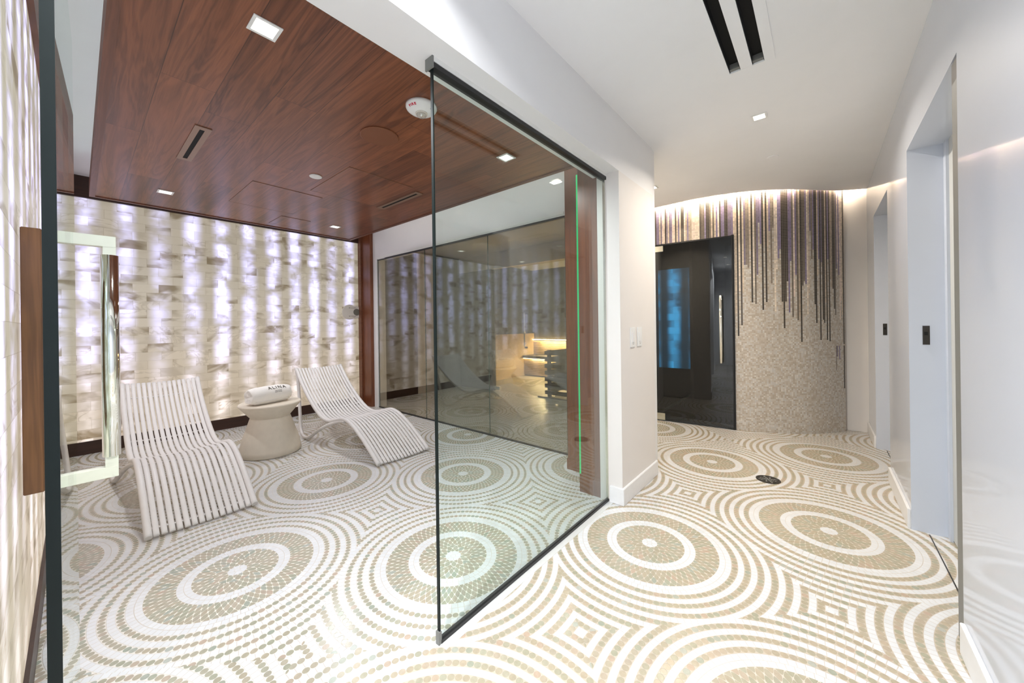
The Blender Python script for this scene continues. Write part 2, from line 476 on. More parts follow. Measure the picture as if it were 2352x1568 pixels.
# dropped wood ceiling with a walnut rim and a white bulkhead over it
wc = thing('ceiling_wood', 'dropped reddish brown wood plank ceiling over the lounge', 'ceiling', kind='structure')
box('planks', (-4.935, -1.25, .115, 2.415, 2.442, 2.46), M['wood_ceiling'], wc)
for b in ((-4.97, -1.25, .08, .115, 2.435, 2.54), (-4.97, -1.25, 2.415, 2.45, 2.435, 2.54), (-4.97, -4.935, .115, 2.415, 2.435, 2.54)):
    box('rim', b, M['wood_edge'], wc)
for y0, y1, m_ in ((.098, .112, 'fill_dim'), (2.418, 2.432, 'fill_cool')): box('fill_strip', (-4.9, -1.3, y0, y1, 2.541, 2.549), M[m_], wc)  # glow strips added to brighten the lobby header and the upper void
for y0, y1 in ((.08, .086), (2.444, 2.45)): box('fill_strip_lip', (-4.97, -1.25, y0, y1, 2.54, 2.565), M['wood_edge'], wc)  # lip added to hide the glow strips
box('bulkhead', (-4.93, -1.25, .12, 2.41, 2.46, UZ), M['ceiling'], wc)
# header + piers of the lounge opening
S('wall_header', (-1.25, -1.05, -2.4, 3.06, 2.295, UZ + .1), M['white'], 'white header wall over the frameless glass opening', 'wall')
S('wall_near', (-1.25, -1.05, -2.4, LY - .0, 0, 2.295), M['white'], 'white wall beside the glass door on the corridor side', 'wall')
S('wall_pier', (-1.215, -1.05, 2.4, 3.06, 0, 2.295), M['warmwall'], 'white corridor pier carrying the two light switches', 'wall')
S('baseboard_pier', (-1.14, -1.036, 2.386, 3.074, 0, .115), M['bb_white'], 'white baseboard wrapping the corridor pier', 'baseboard', .003)
tr = thing('trim_3', 'brown walnut board cladding the end of the corridor pier behind the glass', 'trim', kind='structure')
box('board', (-1.377, -1.217, 2.412, 2.98, .13, 2.42), M['wood_post'], tr); box('base_block', (-1.385, -1.217, 2.404, 2.98, 0, .13), M['wood_post'], tr)
tr = thing('trim_4', 'set-back brown walnut post where the lobby glass ends', 'trim', kind='structure')
box('board', (-1.68, -1.377, 2.72, 2.98, .09, 2.60), M['wood_post'], tr); box('base_block', (-1.685, -1.377, 2.712, 2.98, 0, .09), M['wood_post'], tr)
tag(box('glowing_glass_edge', (-1.392, -1.379, 2.415, 2.43, .10, 2.36), M['green_edge_glow']), 'thin green vertical glass edge between the walnut posts, its glow put into the material', 'light strip')  # stands for a lit glass edge; the green glow is put into its material
tr = thing('trim_5', 'dark walnut post beside the backlit brick wall corner', 'trim', kind='structure')
box('board', (-5.66, -5.325, 2.93, 3.0, .0, UZ), M['wood_post'], tr)
box('side_board', (-5.655, -5.57, 2.905, 2.93, .0, UZ), M['wood_edge'], tr)
# sauna lobby front wall
S('wall_lobby_header', (-5.325, -1.377, SY - .02, SY + .12, 2.275, UZ), M['white'], 'white wall band over the tinted lobby glass', 'wall')
S('wall_lobby_jamb', (-5.325, -5.215, SY - .02, SY + .12, 0, 2.275), M['white'], 'narrow white jamb at the left end of the lobby glass', 'wall')
S('trim_6', (-5.215, -1.85, SY - .03, SY - .02, 2.285, 2.31), M['alu'], 'thin pale reveal line above the lobby glass', 'trim')
S('wall_lobby_end', (-1.85, -1.06, 3.061, 3.14, 0, 2.98), M['white'], 'white wall behind the walnut posts', 'wall')
# lobby (between glazed partition and sauna) and sauna shell
S('wall_lobby_left', (BX - .12, BX, SY, 7.6, 0, CZ), M['wood_dark'], 'dark wood wall of the lobby behind the tinted glass', 'wall')
S('wall_lobby_panel', (BX, BX + .015, 4.02, 4.44, 0, 2.6), M['warmwall'], 'pale vertical panel in the dark wood lobby wall', 'wall')
S('wall_lobby_right', (-1.85, -1.75, 3.14, 7.6, 0, CZ + .3), M['white'], 'white wall closing the lobby and corridor recess', 'wall')
S('ceiling_lobby', (BX, -1.85, SY + .12, 7.6, CZ - .08, CZ), M['ceiling'], 'white ceiling of the lobby and sauna', 'ceiling')
S('wall_sauna_header', (BX, -1.85, IY - .04, IY + .06, 2.30, CZ - .08), M['white'], 'white band over the inner sauna glass', 'wall')
S('wall_sauna_front', (BX, -4.76, IY - .04, IY + .06, 0, 2.30), M['wood_dark'], 'dark wood wall left of the inner sauna door', 'wall')
# sauna
sw = thing('wall_sauna_left', 'pale wood lined left wall of the sauna with a glowing line', 'wall', kind='structure')
box('cladding', (BX, -5.55, IY + .06, 7.55, 0, 1.02), M['sauna_wood'], sw)
box('upper_cladding', (BX, -5.60, IY + .06, 7.55, 1.02, CZ - .08), M['sauna_dark'], sw)
sw = thing('wall_sauna_back', 'back wall of the sauna with pale slats under a glowing line', 'wall', kind='structure')
box('upper_cladding', (-5.60, -1.85, 7.45, 7.55, .86, CZ - .08), M['sauna_dark'], sw)
for i in range(8): box('slat', (-5.55, -1.85, 7.42, 7.45, .50 + i * .042, .535 + i * .042), M['sauna_wood'], sw)
box('backing', (-5.55, -1.85, 7.45, 7.47, 0, .86), M['sauna_dark'], sw)
tag(box('led_strip', (-5.54, -1.87, 7.37, 7.40, .855, .87), M['led']), 'long warm glowing strip above the sauna bench backrest', 'light strip')
bn = thing('sauna_bench', 'sauna bench with dark seat and pale slatted front', 'bench', (-3.7, 7.2, 0))
box('seat', (-1.84, 1.84, -.24, .2, .43, .49), M['sauna_dark'], bn)
for i in range(9): box('front_slat', (-1.84, 1.84, -.18, -.155, .03 + i * .042, .063 + i * .042), M['sauna_wood'], bn)
box('frame', (-1.84, 1.84, -.15, -.12, 0, .43), M['sauna_dark'], bn)
box('under_light', (-1.84, 1.84, -.215, -.20, .42, .43), M['led'], bn)

# mosaic drum wall and its curved ceiling edge
W = spline([(-2.6, 4.76, 0), (-1.667, 4.80, 0), (-1.2, 4.83, 0), (-.759, 4.89, 0), (-.475, 4.97, 0), (-.14, 5.16, 0), (.06, 5.37, 0), (.206, 5.57, 0)], 10)
def curved_wall(name, path, z0, z1, mat, z0f=None):
    me = bpy.data.meshes.new(name); bm = bmesh.new(); uvl = bm.loops.layers.uv.new('UVMap')
    u = 0; us = [0]
    for a, b in zip(path, path[1:]): u += (b - a).length; us.append(u)
    th = .10; n = len(path)
    nrm = []
    for i in range(n):
        t = (path[min(i + 1, n - 1)] - path[max(i - 1, 0)]).normalized(); nrm.append(Vector((-t.y, t.x, 0)))
    F, B = [], []
    for i, p in enumerate(path):
        zz = z0f(p) if z0f else z0
        F.append((bm.verts.new((p.x, p.y, zz)), bm.verts.new((p.x, p.y, z1))))
        q = p + nrm[i] * th
        B.append((bm.verts.new((q.x, q.y, zz)), bm.verts.new((q.x, q.y, z1))))
    def face(vs, uv):
        f = bm.faces.new(vs)
        for l, c in zip(f.loops, uv): l[uvl].uv = c
    for i in range(n - 1):
        zz = F[i][0].co.z
        face((F[i][0], F[i + 1][0], F[i + 1][1], F[i][1]), ((us[i], zz), (us[i + 1], zz), (us[i + 1], z1), (us[i], z1)))
        face((B[i + 1][0], B[i][0], B[i][1], B[i + 1][1]), ((us[i + 1], zz), (us[i], zz), (us[i], z1), (us[i + 1], z1)))
        face((B[i][0], B[i + 1][0], F[i + 1][0], F[i][0]), ((us[i], zz), (us[i + 1], zz), (us[i + 1], zz), (us[i], zz)))
    for i in (0, n - 1):
        face((F[i][0], F[i][1], B[i][1], B[i][0]), ((us[i], 0), (us[i], 1), (us[i], 1), (us[i], 0)))
    bm.to_mesh(me); bm.free(); me.materials.append(mat)
    o = bpy.data.objects.new(name, me); C.objects.link(o); return o, us
DX = -.759
left = [p for p in W if p.x <= DX + .001]; right = [p for p in W if p.x >= DX - .001]
o, us = curved_wall('wall_mosaic', right, 0, 2.98, M['drip'])
u0 = sum((b - a).length for a, b in zip(left, left[1:]))
for l in o.data.uv_layers[0].data: l.uv = (l.uv[0] + u0, l.uv[1])
tag(o, 'curved wall of tiny mosaic tiles with dark and violet stripes dripping down', 'wall', kind='structure')
o, _ = curved_wall('wall_mosaic_header', left, 2.245, 2.98, M['drip'])
tag(o, 'striped mosaic band over the smoked glass door', 'wall', kind='structure')
S('wall_corridor_end', (.205, .45, 5.64, 5.72, 0, 2.98), M['warmwall'], 'plain white end wall between the mosaic and the right doorways', 'wall')
# corridor ceiling slab with curved far edge
edge = spline([(-2.6, 4.64, 0), (-1.594, 4.66, 0), (-1.089, 4.65, 0), (-.669, 4.745, 0), (-.295, 4.975, 0), (.068, 5.345, 0), (.20, 5.46, 0), (.45, 5.60, 0)], 8)
mb = MB()
def slab(poly, z0, z1):
    mb = MB(); n = len(poly)
    mb.v = [(p[0], p[1], z0) for p in poly] + [(p[0], p[1], z1) for p in poly]
    mb.f = [tuple(range(n)), tuple(reversed(range(n, 2 * n)))] + [(i, (i + 1) % n, n + (i + 1) % n, n + i) for i in range(n)]
    return mb
main = [(-1.06, -2.4), (.45, -2.4), (.45, 5.2)]
# slab is a ribbon of quads so the slot vents can be cut as real openings
cs = slab([(-1.06, 2.44), (-.44, 2.44), (-.17, 2.44), (.45, 2.44)] + [(p.x, p.y) for p in reversed(edge)] + [(-2.6, 3.0), (-1.06, 3.0)], CZ, CZ + .06)
for b in ((-1.06, -.386, -2.4, 2.44, CZ, CZ + .06), (-.222, .45, -2.4, 2.44, CZ, CZ + .06), (-.334, -.276, -2.4, 2.44, CZ, CZ + .06),
          (-.386, -.334, -2.4, .2, CZ, CZ + .06), (-.276, -.222, -2.4, .2, CZ, CZ + .06)):
    cs.box(*b)
tag(cs.build('ceiling_corridor', M['ceiling']), 'white corridor ceiling ending in a curve before the mosaic wall', 'ceiling', kind='structure')
S('ceiling_cove', (-2.6, .5, 4.2, 6.2, 2.98, 3.05), M['ceiling'], 'upper white soffit of the light cove over the mosaic', 'ceiling')
# cove LED: sits on top of the ceiling lip, behind its edge
cv = [p + Vector((0, -.016, 0)) for p in edge[:-2]]
mb = MB()
mb.sweep([(p.x, p.y, CZ + .074) for p in cv], .012, .012, 6, side=Vector((0, 0, 1)))
tag(mb.build('cove_light', M['cove']), 'hidden warm cove light along the curved ceiling edge', 'cove light')
sv = thing('slot_diffuser', 'long white ceiling air diffuser with two black slots in the corridor', 'air vent', (-.304, 1.32, CZ))
for x0, x1 in ((-.082, -.030), (.028, .082)):
    mb = MB(); mb.box(x0 - .001, x1 + .001, -1.121, 1.121, .035, .045)
    mb.box(x0 - .001, x0 + .002, -1.12, 1.12, 0, .04); mb.box(x1 - .002, x1 + .001, -1.12, 1.12, 0, .04)
    mb.build('slot', M['blackvoid'], sv)
    box('end_cap', (x0 + .002, x1 - .002, 1.095, 1.119, .004, .034), M['gray'], sv)
box('flange', (.083, .13, -1.14, 1.14, -.004, 0), M['ceiling'], sv); box('flange', (-.13, -.083, -1.14, 1.14, -.004, 0), M['ceiling'], sv)
box('flange', (-.083, .083, 1.121, 1.145, -.004, 0), M['ceiling'], sv)
box('center_bar', (-.029, .027, -1.12, 1.12, -.004, 0), M['ceiling'], sv)

# right wall
RX = .4
for nm, y0, y1, lb in (('wall_right_near', -2.4, 2.14, 'glossy white wall filling the right edge of the view'),
                       ('wall_right_middle', 3.19, 4.03, 'glossy white wall section between the two right doorways'),
                       ('wall_right_far', 4.98, 5.75, 'short white wall section past the far right doorway')):
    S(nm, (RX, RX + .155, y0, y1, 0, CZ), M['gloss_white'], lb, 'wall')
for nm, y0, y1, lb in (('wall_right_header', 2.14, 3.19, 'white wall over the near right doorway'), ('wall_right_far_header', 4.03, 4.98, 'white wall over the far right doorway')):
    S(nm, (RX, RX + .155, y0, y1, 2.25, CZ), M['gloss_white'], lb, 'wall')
S('baseboard_right', (RX - .014, RX, -2.4, 2.12, 0, .115), M['bb_white'], 'white baseboard under the near right wall', 'baseboard', .002)
S('baseboard_right_middle', (RX - .014, RX, 3.20, 4.02, 0, .115), M['bb_white'], 'white baseboard between the two right doorways', 'baseboard', .002)
S('baseboard_right_far', (RX - .014, RX, 4.99, 5.63, 0, .115), M['bb_white'], 'white baseboard past the far right doorway', 'baseboard', .002)
for i, (y0, y1, lb) in enumerate(((2.14, 3.19, 'grey door standing back in the near right doorway'), (4.03, 4.98, 'grey door standing back in the far right doorway'))):
    d = thing('door_%d' % (i + 4), lb, 'door', (RX + .155, y1, 0), kind='structure')
    box('panel', (0, .04, -(y1 - y0) - .05, .05, .01, 2.3), M['door_gray'], d)
    box('stop', (-.012, 0, -.05, 0, 0, 2.25), M['gloss_white'], d)
    st = box('strike_plate', (-.100, -.072, -.003, 0.0, 1.10, 1.21), M['darkmetal'], d)
    box('latch_hole', (-.094, -.080, -.005, -.002, 1.155, 1.175), M['blackvoid'], st)
    box('track', (-.088, -.083, -(y1 - y0), -.02, 0, .002), M['darkmetal'], d)
jp = thing('door_frame', 'grey metal upright at the near edge of the right doorway', 'door frame', (RX + .004, 2.141, 0))
box('upright', (0, .035, 0, .09, 0, 2.165), M['gray'], jp)
box('bracket', (0, .035, 0, .09, 2.165, 2.245), M['darkmetal'], jp)
S('wall_behind', (-1.06, .56, -2.45, -2.4, 0, CZ), M['white'], 'white wall behind the viewer', 'wall')
S('wall_outer', (.62, .68, 1.8, 5.8, 0, CZ), M['door_gray'], 'grey wall behind the right doorways', 'wall')

# steam room behind the smoked door
S('wall_steam_left', (-1.75, -1.745, 4.9, 7.6, 0, 2.98), M['sauna_dark'], 'dark wall of the room behind the smoked door', 'wall')
S('wall_steam_back', (-1.72, 1.0, 7.5, 7.6, 0, 2.98), M['sauna_dark'], 'dark back wall of the room behind the smoked door', 'wall')
S('ceiling_steam', (-1.72, -.5, 5.08, 7.5, 2.6, 2.65), M['sauna_dark'], 'dark ceiling behind the smoked door', 'ceiling')
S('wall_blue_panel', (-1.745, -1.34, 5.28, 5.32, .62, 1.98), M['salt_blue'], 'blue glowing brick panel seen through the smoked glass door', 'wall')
S('wall_steam_divider', (-1.34, -1.30, 5.28, 7.5, 0, 2.6), M['sauna_dark'], 'dark divider beside the blue panel', 'wall')
d = thing('door_2', 'smoked black glass door in the mosaic wall with a steel bar handle', 'door', (-.775, 4.865, 0), math.atan2(.09, .99) , kind='structure')
# local x runs left from the hinge-less edge
pn = box('pane', (-1.0, 0, -.006, .006, .008, 2.235), M['glass_dark'], d)
box('edge', (-.004, .006, -.008, .008, .008, 2.24), M['black'], d)
box('top_edge', (-1.0, 0, -.008, .008, 2.228, 2.24), M['black'], d)
for z0, z1 in ((.015, .10), (2.145, 2.215)): box('hinge', (-1.0, -.745, -.022, .022, z0, z1), M['steel'], d, .002)
h = MB(); h.sweep([(0, 0, .80 - .03), (0, 0, 1.55)], .018, n=14, side=Vector((1, 0, 0)))
hb = h.build('handle', M['chrome'], d, True, loc=(-.115, -.075, 0))
for z in (.86, 1.46): MB().sweep([(0, 0, z), (0, .07, z)], .008, n=10, side=Vector((1, 0, 0))).build('standoff', M['steel'], hb, True)
S('trim_7', (-.781, -.757, 4.875, 4.90, 0, 2.25), M['black'], 'thin black upright between the smoked door and the mosaic', 'trim')
S('wall_door_side', (-2.6, -1.79, 4.86, 4.96, 0, 2.245), M['white'], 'white wall hidden left of the smoked door', 'wall')

# ---------------------------------------------------------------- fixed glass panel
gp = thing('fixed_glass_wall', 'large clear fixed glass panel between the lounge and the corridor', 'glass panel', (GX, .905, 0))
L = 2.40 - .905
box('pane', (-.006, .006, .006, L - .004, .014, 2.262), M['glass'], gp)
box('front_edge', (-.0065, .0065, 0, .006, .014, 2.262), M['glass_edge_dark'], gp)
box('top_channel', (-.022, .022, -.005, L, 2.275, 2.295), M['alu'], gp)
box('side_channel', (-.008, .008, L - .008, L, .014, 2.262), M['steel'], gp)
box('top_seal', (-.019, .019, 0, L, 2.255, 2.275), M['black'], gp)
box('bottom_seal', (-.011, .011, .006, L, 0, .016), M['black'], gp)
box('corner_clip', (-.010, .010, -.006, .008, 0, .05), M['gray'], gp)
box('end_cap', (-.023, .023, -.012, -.005, 2.25, 2.295), M['gray'], gp)
box('floor_channel', (-.022, .045, 0, L, 0, .0016), M['alu'], gp)

# ---------------------------------------------------------------- open glass door with wood and steel pulls
dr = thing('door_1', 'clear glass entrance door standing open at the left with a steel pull', 'door', (-1.155, -.033, 0), 0., kind='structure')
dr.rotation_euler = (0, 0, -math.radians(1.6))
box('pane', (-.885, -.006, -.006, .006, .015, 2.275), M['glass_door'], dr)
box('edge', (-.006, 0, -.0095, .0095, .015, 2.275), M['glass_edge_dark'], dr)
box('hinge', (-.05, .0, -.02, .012, 2.05, 2.06), M['black'], dr)
hs = MB(); hs.sweep([(0, 0, .80), (0, 0, 1.515)], .023, n=20, side=Vector((1, 0, 0)))
hx = -.795
han = hs.build('handle', M['chrome'], dr, True, loc=(hx, .088, 0))
for z in (.745, 1.562):
    box('bracket', (-.017, .017, -.088, .016, z - .019, z + .019), M['handle_flat'], han, .001)
for z0, z1 in ((.764, .80), (1.515, 1.543)):
    box('neck', (-.016, .016, -.016, .016, z0, z1), M['handle_flat'], han)
wp = box('wood_handle', (hx - .05, hx + .05, -.100, -.058, .735, 1.575), M['wood_plank'], dr, .002)
for z in (.80, 1.52): box('spacer', (hx - .012, hx + .012, -.059, -.006, z - .015, z + .015), M['wood_post'], wp)

# ---------------------------------------------------------------- tinted glass partition to the lobby
gt = thing('glass_partition', 'three wide tinted glass panels between the lounge and the sauna lobby', 'glass partition', (-5.215, SY, 0))
seams = [0, 1.183, 2.346, 3.365]
for a, b in zip(seams, seams[1:]):
    p = box('pane', (a + .002, b - .002, -.005, .005, .012, 2.262), M['glass_sauna'], gt)
    box('edge', (b - .0035, b + .0005, -.006, .004, .012, 2.262), M['glass_edge'], p)
box('top_rail', (0, 3.365, -.012, .012, 2.257, 2.275), M['black'], gt)
box('bottom_rail', (0, 3.365, -.012, .012, 0, .014), M['black'], gt)
box('left_post', (0, .006, -.008, .008, 0, 2.262), M['gray'], gt)
box('clip', (.03, .22, -.022, -.010, 2.268, 2.285), M['alu'], gt)

# inner sauna glass: door and fixed panel
d = thing('door_3', 'inner sauna glass door with a slim steel bar handle', 'door', (-4.735, IY, 0), kind='structure')
box('pane', (0, .99, -.005, .005, .01, 2.29), M['glass_inner'], d)
box('edge', (-.012, 0, -.008, .008, .0, 2.29), M['black'], d)
box('hinge', (.0, .13, -.018, .018, .03, .085), M['chrome'], d, .002)
hh = MB().sweep([(0, 0, .86), (0, 0, 1.45)], .012, n=12, side=Vector((1, 0, 0))).build('handle', M['chrome'], d, True, loc=(.77, -.06, 0))
for z in (.91, 1.40): MB().sweep([(0, 0, z), (0, .055, z)], .007, n=8, side=Vector((1, 0, 0))).build('standoff', M['steel'], hh, True)
box('inner_handle', (.70, .76, .03, .05, .82, .85), M['darkmetal'], d)
gi = thing('glass_screen', 'fixed glass screen in front of the slatted sauna heater', 'glass screen', (-3.735, IY, 0))
box('pane', (0, 1.885, -.005, .005, .015, 2.29), M['glass_inner'], gi)
box('bottom_rail', (0, 1.885, -.01, .01, 0, .018), M['black'], gi)

for y, z, rx in ((7.34, .85, 0), (7.0, .42, -.5)):
    l = bpy.data.lights.new('led_lamp', 'AREA'); l.shape = 'RECTANGLE'; l.size = 3.2; l.size_y = .03; l.energy = LIGHT['sauna']; l.color = (1, .76, .46)
    o = bpy.data.objects.new('led_lamp', l); C.objects.link(o); o.parent = bn; o.location = (0, y - 7.2, z); o.rotation_euler = (rx, 0, 0)
# sauna heater with slatted guard
ht = thing('sauna_heater', 'dark slatted wooden guard around a stone filled sauna heater', 'heater', (-3.18, 5.55, 0))
for sx in (-.40, .40):
    for sy in (-.32, .32): box('post', (sx - .025, sx + .025, sy - .025, sy + .025, 0, .80), M['sauna_dark'], ht)
for i in range(7):
    z = .045 + i * .112
    mb = MB(); mb.box(-.46, .46, -.375, -.347, z, z + .066); mb.box(-.46, .46, .347, .375, z, z + .066)
    mb.box(-.455, -.427, -.347, .347, z, z + .066); mb.box(.427, .455, -.347, .347, z, z + .066)
    mb.build('slat', M['sauna_dark'], ht)
body = box('body', (-.30, .30, -.24, .24, .12, .70), M['steel'], ht, .01)
for i in range(60):
    a = random.random() * 6.28; rr = random.random() ** .5
    bm = bmesh.new(); bmesh.ops.create_icosphere(bm, subdivisions=1, radius=random.uniform(.035, .06))
    for v in bm.verts: v.co *= random.uniform(.8, 1.15)
    me = bpy.data.meshes.new('stone'); bm.to_mesh(me); bm.free(); me.materials.append(M['stone'])
    if i == 0: stones = []
    stones.append((me, (rr * .26 * math.cos(a), rr * .2 * math.sin(a), .71 + .06 * (1 - rr) + random.random() * .05)))
bm = bmesh.new()
for me, l in stones:
    n0 = len(bm.verts); bm.from_mesh(me); bm.verts.ensure_lookup_table()
    for v in bm.verts[n0:]: v.co += Vector(l)
me = bpy.data.meshes.new('stones'); bm.to_mesh(me); bm.free(); me.materials.append(M['stone'])
so = bpy.data.objects.new('stones', me); C.objects.link(so); so.parent = ht; so['kind'] = 'stuff'

# ---------------------------------------------------------------- chaises
prof = [(0, .022), (-.10, .088), (-.27, .195), (-.45, .285), (-.56, .318), (-.66, .325), (-.80, .295), (-.95, .258), (-1.07, .252), (-1.19, .275),
        (-1.32, .33), (-1.46, .41), (-1.60, .505), (-1.73, .61), (-1.87, .745)]
leg = [(-1.865, .735, 0), (-1.80, .60, .006), (-1.70, .40, .03), (-1.61, .20, .055), (-1.55, .09, .07), (-1.48, .035, .078), (-1.40, .022, .078), (-1.30, .045, .07),
       (-1.16, .125, .05), (-1.02, .195, .03), (-.88, .248, .012), (-.74, .290, 0), (-.62, .308, 0)]
HWD = .265
def make_chaise(loc, label):
    t = thing('chaise_lounger', label, 'lounger', loc, 0, 'slatted loungers facing the glass')
    pr = spline([(x, 0, z) for x, z in prof], 5)
    for sgn in (-1, 1):
        mb = MB(); mb.sweep([(p.x, sgn * HWD, p.z) for p in pr], .019, n=14)
        mb.build('side_rail', M['chair'], t, True)
        lg = spline([(x, sgn * (HWD + d), z) for x, z, d in leg], 5)
        MB().sweep(lg, .0175, n=14).build('leg', M['chair'], t, True)
    ns = 14
    for i in range(ns):
        y = -HWD + (i + 1) * 2 * HWD / (ns + 1)
        # slats bow down across the seat width
        sag = -.012 * (1 - (y / HWD) ** 2)
        MB().sweep([(p.x, y, p.z + sag + .004) for p in pr], .0146, .0062, n=10).build('slat', M['chair'], t, True)
    for k in (3, 20, 37, 50, 66):
        p = pr[k]
        MB().sweep([(p.x, -HWD, p.z - .004), (p.x, -HWD * .5, p.z - .016), (p.x, 0, p.z - .02), (p.x, HWD * .5, p.z - .016), (p.x, HWD, p.z - .004)], .011, .006, n=8,
                   side=Vector((1, 0, 0))).build('crossbar', M['chair'], t, True)
    return t
ch = make_chaise((-3.03, .525, 0), 'white slatted metal lounger nearest the open glass door, left of the side table')
def dup(o, parent=None):
    c = o.copy(); C.objects.link(c); c.parent = parent
    for k in list(o.children): dup(k, c)
    return c
c2 = dup(ch); c2.location = (-3.0, 1.975, 0)
c2['label'] = 'white slatted metal lounger nearest the walnut post, right of the side table'

# ---------------------------------------------------------------- side table and towel
tb = thing('side_table', 'cream hourglass shaped cast stone side table between the two loungers', 'side table', (-4.25, 1.25, 0))
MB().lathe([(.255, 0), (.268, .012), (.262, .06), (.235, .17), (.200, .27), (.176, .345), (.170, .362)], 64).build('base', M['concrete'], tb, True)
MB().lathe([(.170, .362), (.174, .368), (.268, .484), (.270, .492), (.262, .50)], 64).build('top', M['concrete'], tb, True)
tw = thing('towel', 'rolled white towel with ALINA printed on it lying on the side table', 'towel', (-4.22, 1.23, .500), math.radians(103))
RA, RH, TL = .090, .088, .175
def rollpt(a, u, k=1.): # u along axis (local x); slightly squarish cross-section with soft folds
    bulge = 1 - .14 * (abs(u) / TL) ** 4
    fold = 1 + .018 * math.sin(a * 3 + 1.) + .010 * math.sin(u * 55 + a * 2)
    flat = max(math.sin(a), -.86)
    return (u, math.cos(a) * RA * k * bulge * fold, RH * .93 + flat * RH * k * bulge * fold)
mb = MB(); NA, NU = 48, 26
for j in range(NU + 1):
    for i in range(NA): mb.v.append(rollpt(2 * PI * i / NA, -TL + 2 * TL * j / NU))
for j in range(NU):
    for i in range(NA): mb.f.append((j * NA + i, j * NA + (i + 1) % NA, (j + 1) * NA + (i + 1) % NA, (j + 1) * NA + i))
for e, u in ((0, -TL), (NU, TL)):
    prev = [e * NA + i for i in range(NA)]; sg = 1 if e else -1
    for k, dz in ((.93, .012), (.80, .016), (.70, .006), (.58, .014), (.48, .004), (.34, .012), (.2, .002)):
        b = len(mb.v)
        for i in range(NA):
            p = rollpt(2 * PI * i / NA, u, k); mb.v.append((p[0] + sg * (dz + .003 * math.sin(i * .5)), p[1], p[2]))
        for i in range(NA): mb.f.append((prev[i], prev[(i + 1) % NA], b + (i + 1) % NA, b + i))
        prev = [b + i for i in range(NA)]
    mb.f.append(tuple(prev))
mb.build('roll', M['towel'], tw, True)
mb = MB()   # loose outer flap along the underside, facing the viewer
pts = [rollpt(a, 0, 1.06) for a in [math.radians(d) for d in range(-62, -5, 6)]]
for s0 in (0,):
    n = len(pts); U = [-.16, -.11, -.05, .02, .09, .13, .158]
    for u in U:
        for a in [math.radians(d) for d in range(-64, -26, 5)]:
            p = rollpt(a, u, 1.07 + .012 * math.sin(u * 60)); mb.v.append((u, -p[1], max(p[2], .003)))
    na = len(range(-64, -26, 5))
    for i in range(len(U) - 1):
        for j in range(na - 1): mb.f.append((i * na + j, i * na + j + 1, (i + 1) * na + j + 1, (i + 1) * na + j))
fo = mb.build('flap', M['towel'], tw, True)
sm = fo.modifiers.new('solid', 'SOLIDIFY'); sm.thickness = .006
def bend(a0, u0):
    def f(co):
        a = a0 + co.y / RA
        p = rollpt(PI - a, u0 + co.x, 1.03)
        p = (p[0], p[1] - co.z * .5, p[2] + co.z)
        return p
    return f
# front face of the roll (towards the viewer) is local -y
text('ALINA', .050, M['ink'], 'lettering', tw, None, extrude=.0006, bend=bend(math.radians(50), .045), bold=.0)
text('RESIDENCES', .0095, M['ink'], 'lettering', tw, None, extrude=.0005, bend=bend(math.radians(27), .045))
text('BOCA RATON', .0085, M['ink'], 'lettering', tw, None, extrude=.0005, bend=bend(math.radians(18), .045))

# ---------------------------------------------------------------- ceiling fittings
def lamp(parent, power, size, col=(.92, .95, 1.), z=-.02, spread=math.radians(150)):
    l = bpy.data.lights.new('lamp', 'AREA'); l.energy = power; l.size = size; l.color = col; l.spread = spread
    o = bpy.data.objects.new('lamp', l); C.objects.link(o); o.parent = parent; o.location = (0, 0, z); return o
def downlight(x, y, z, label, grp, s=.052, power=30, bright=True, col=(.92, .95, 1.)):
    t = thing('recessed_light', label, 'ceiling light', (x, y, z), 0, grp)
    mb = MB(); b = .012
    mb.box(-s, s, -s, -s + b, -.004, .0); mb.box(-s, s, s - b, s, -.004, .0); mb.box(-s, -s + b, -s + b, s - b, -.004, .0); mb.box(s - b, s, -s + b, s - b, -.004, .0)
    mb.build('trim', M['plastic'], t)
    box('lens', (-s + b, s - b, -s + b, s - b, -.002, .0), M['lamp'] if bright else M['lamp_dim'], t)
    lamp(t, power, s * 1.6, col)
    return t
WZ = 2.441
g1 = 'square recessed lights in the wood ceiling'
downlight(-1.68, .492, WZ, 'bright square recessed light in the wood ceiling nearest the viewer, with a glowing lens', g1, .05, LIGHT['lounge'])
downlight(-4.355, .507, WZ, 'small square recessed light in the wood ceiling above the left lounger', g1, .052, LIGHT['lounge'], False)
downlight(-4.42, 1.995, WZ, 'small square recessed light in the wood ceiling near the far corner by the brick wall', g1, .052, LIGHT['lounge'], False)
downlight(-1.706, 1.984, WZ, 'square recessed light in the wood ceiling seen through the fixed glass panel', g1, .05, LIGHT['lounge'], False)
cg = 'square recessed lights in the corridor ceiling'
downlight(-.315, 3.088, CZ - .001, 'square glowing recessed light in the corridor ceiling past the air diffuser', cg, .045, LIGHT['corridor'] * .44, col=(1, .91, .80))
downlight(-.72, -.9, CZ - .001, 'square recessed light added as unseen fill in the corridor ceiling behind the viewer', cg, .045, LIGHT['corridor'] * 1.15)  # out of view, added to fill the corridor with light
downlight(-.80, .35, CZ - .001, 'square recessed light added as unseen fill in the corridor ceiling over the entrance', cg, .045, LIGHT['corridor'] * .72)  # unseen lamp, added and placed to brighten the header side
downlight(-1.35, 3.95, CZ - .001, 'square recessed light in the corridor recess before the smoked door', cg, .045, LIGHT['corridor'] * .35, col=(1, .84, .64))
downlight(-2.5, 4.0, CZ - .081, 'square recessed light added to brighten the lobby ceiling behind the tinted glass', 'added lobby lights', .05, LIGHT['anteroom'], False)  # extra lamp put in to lift the right side of the lobby
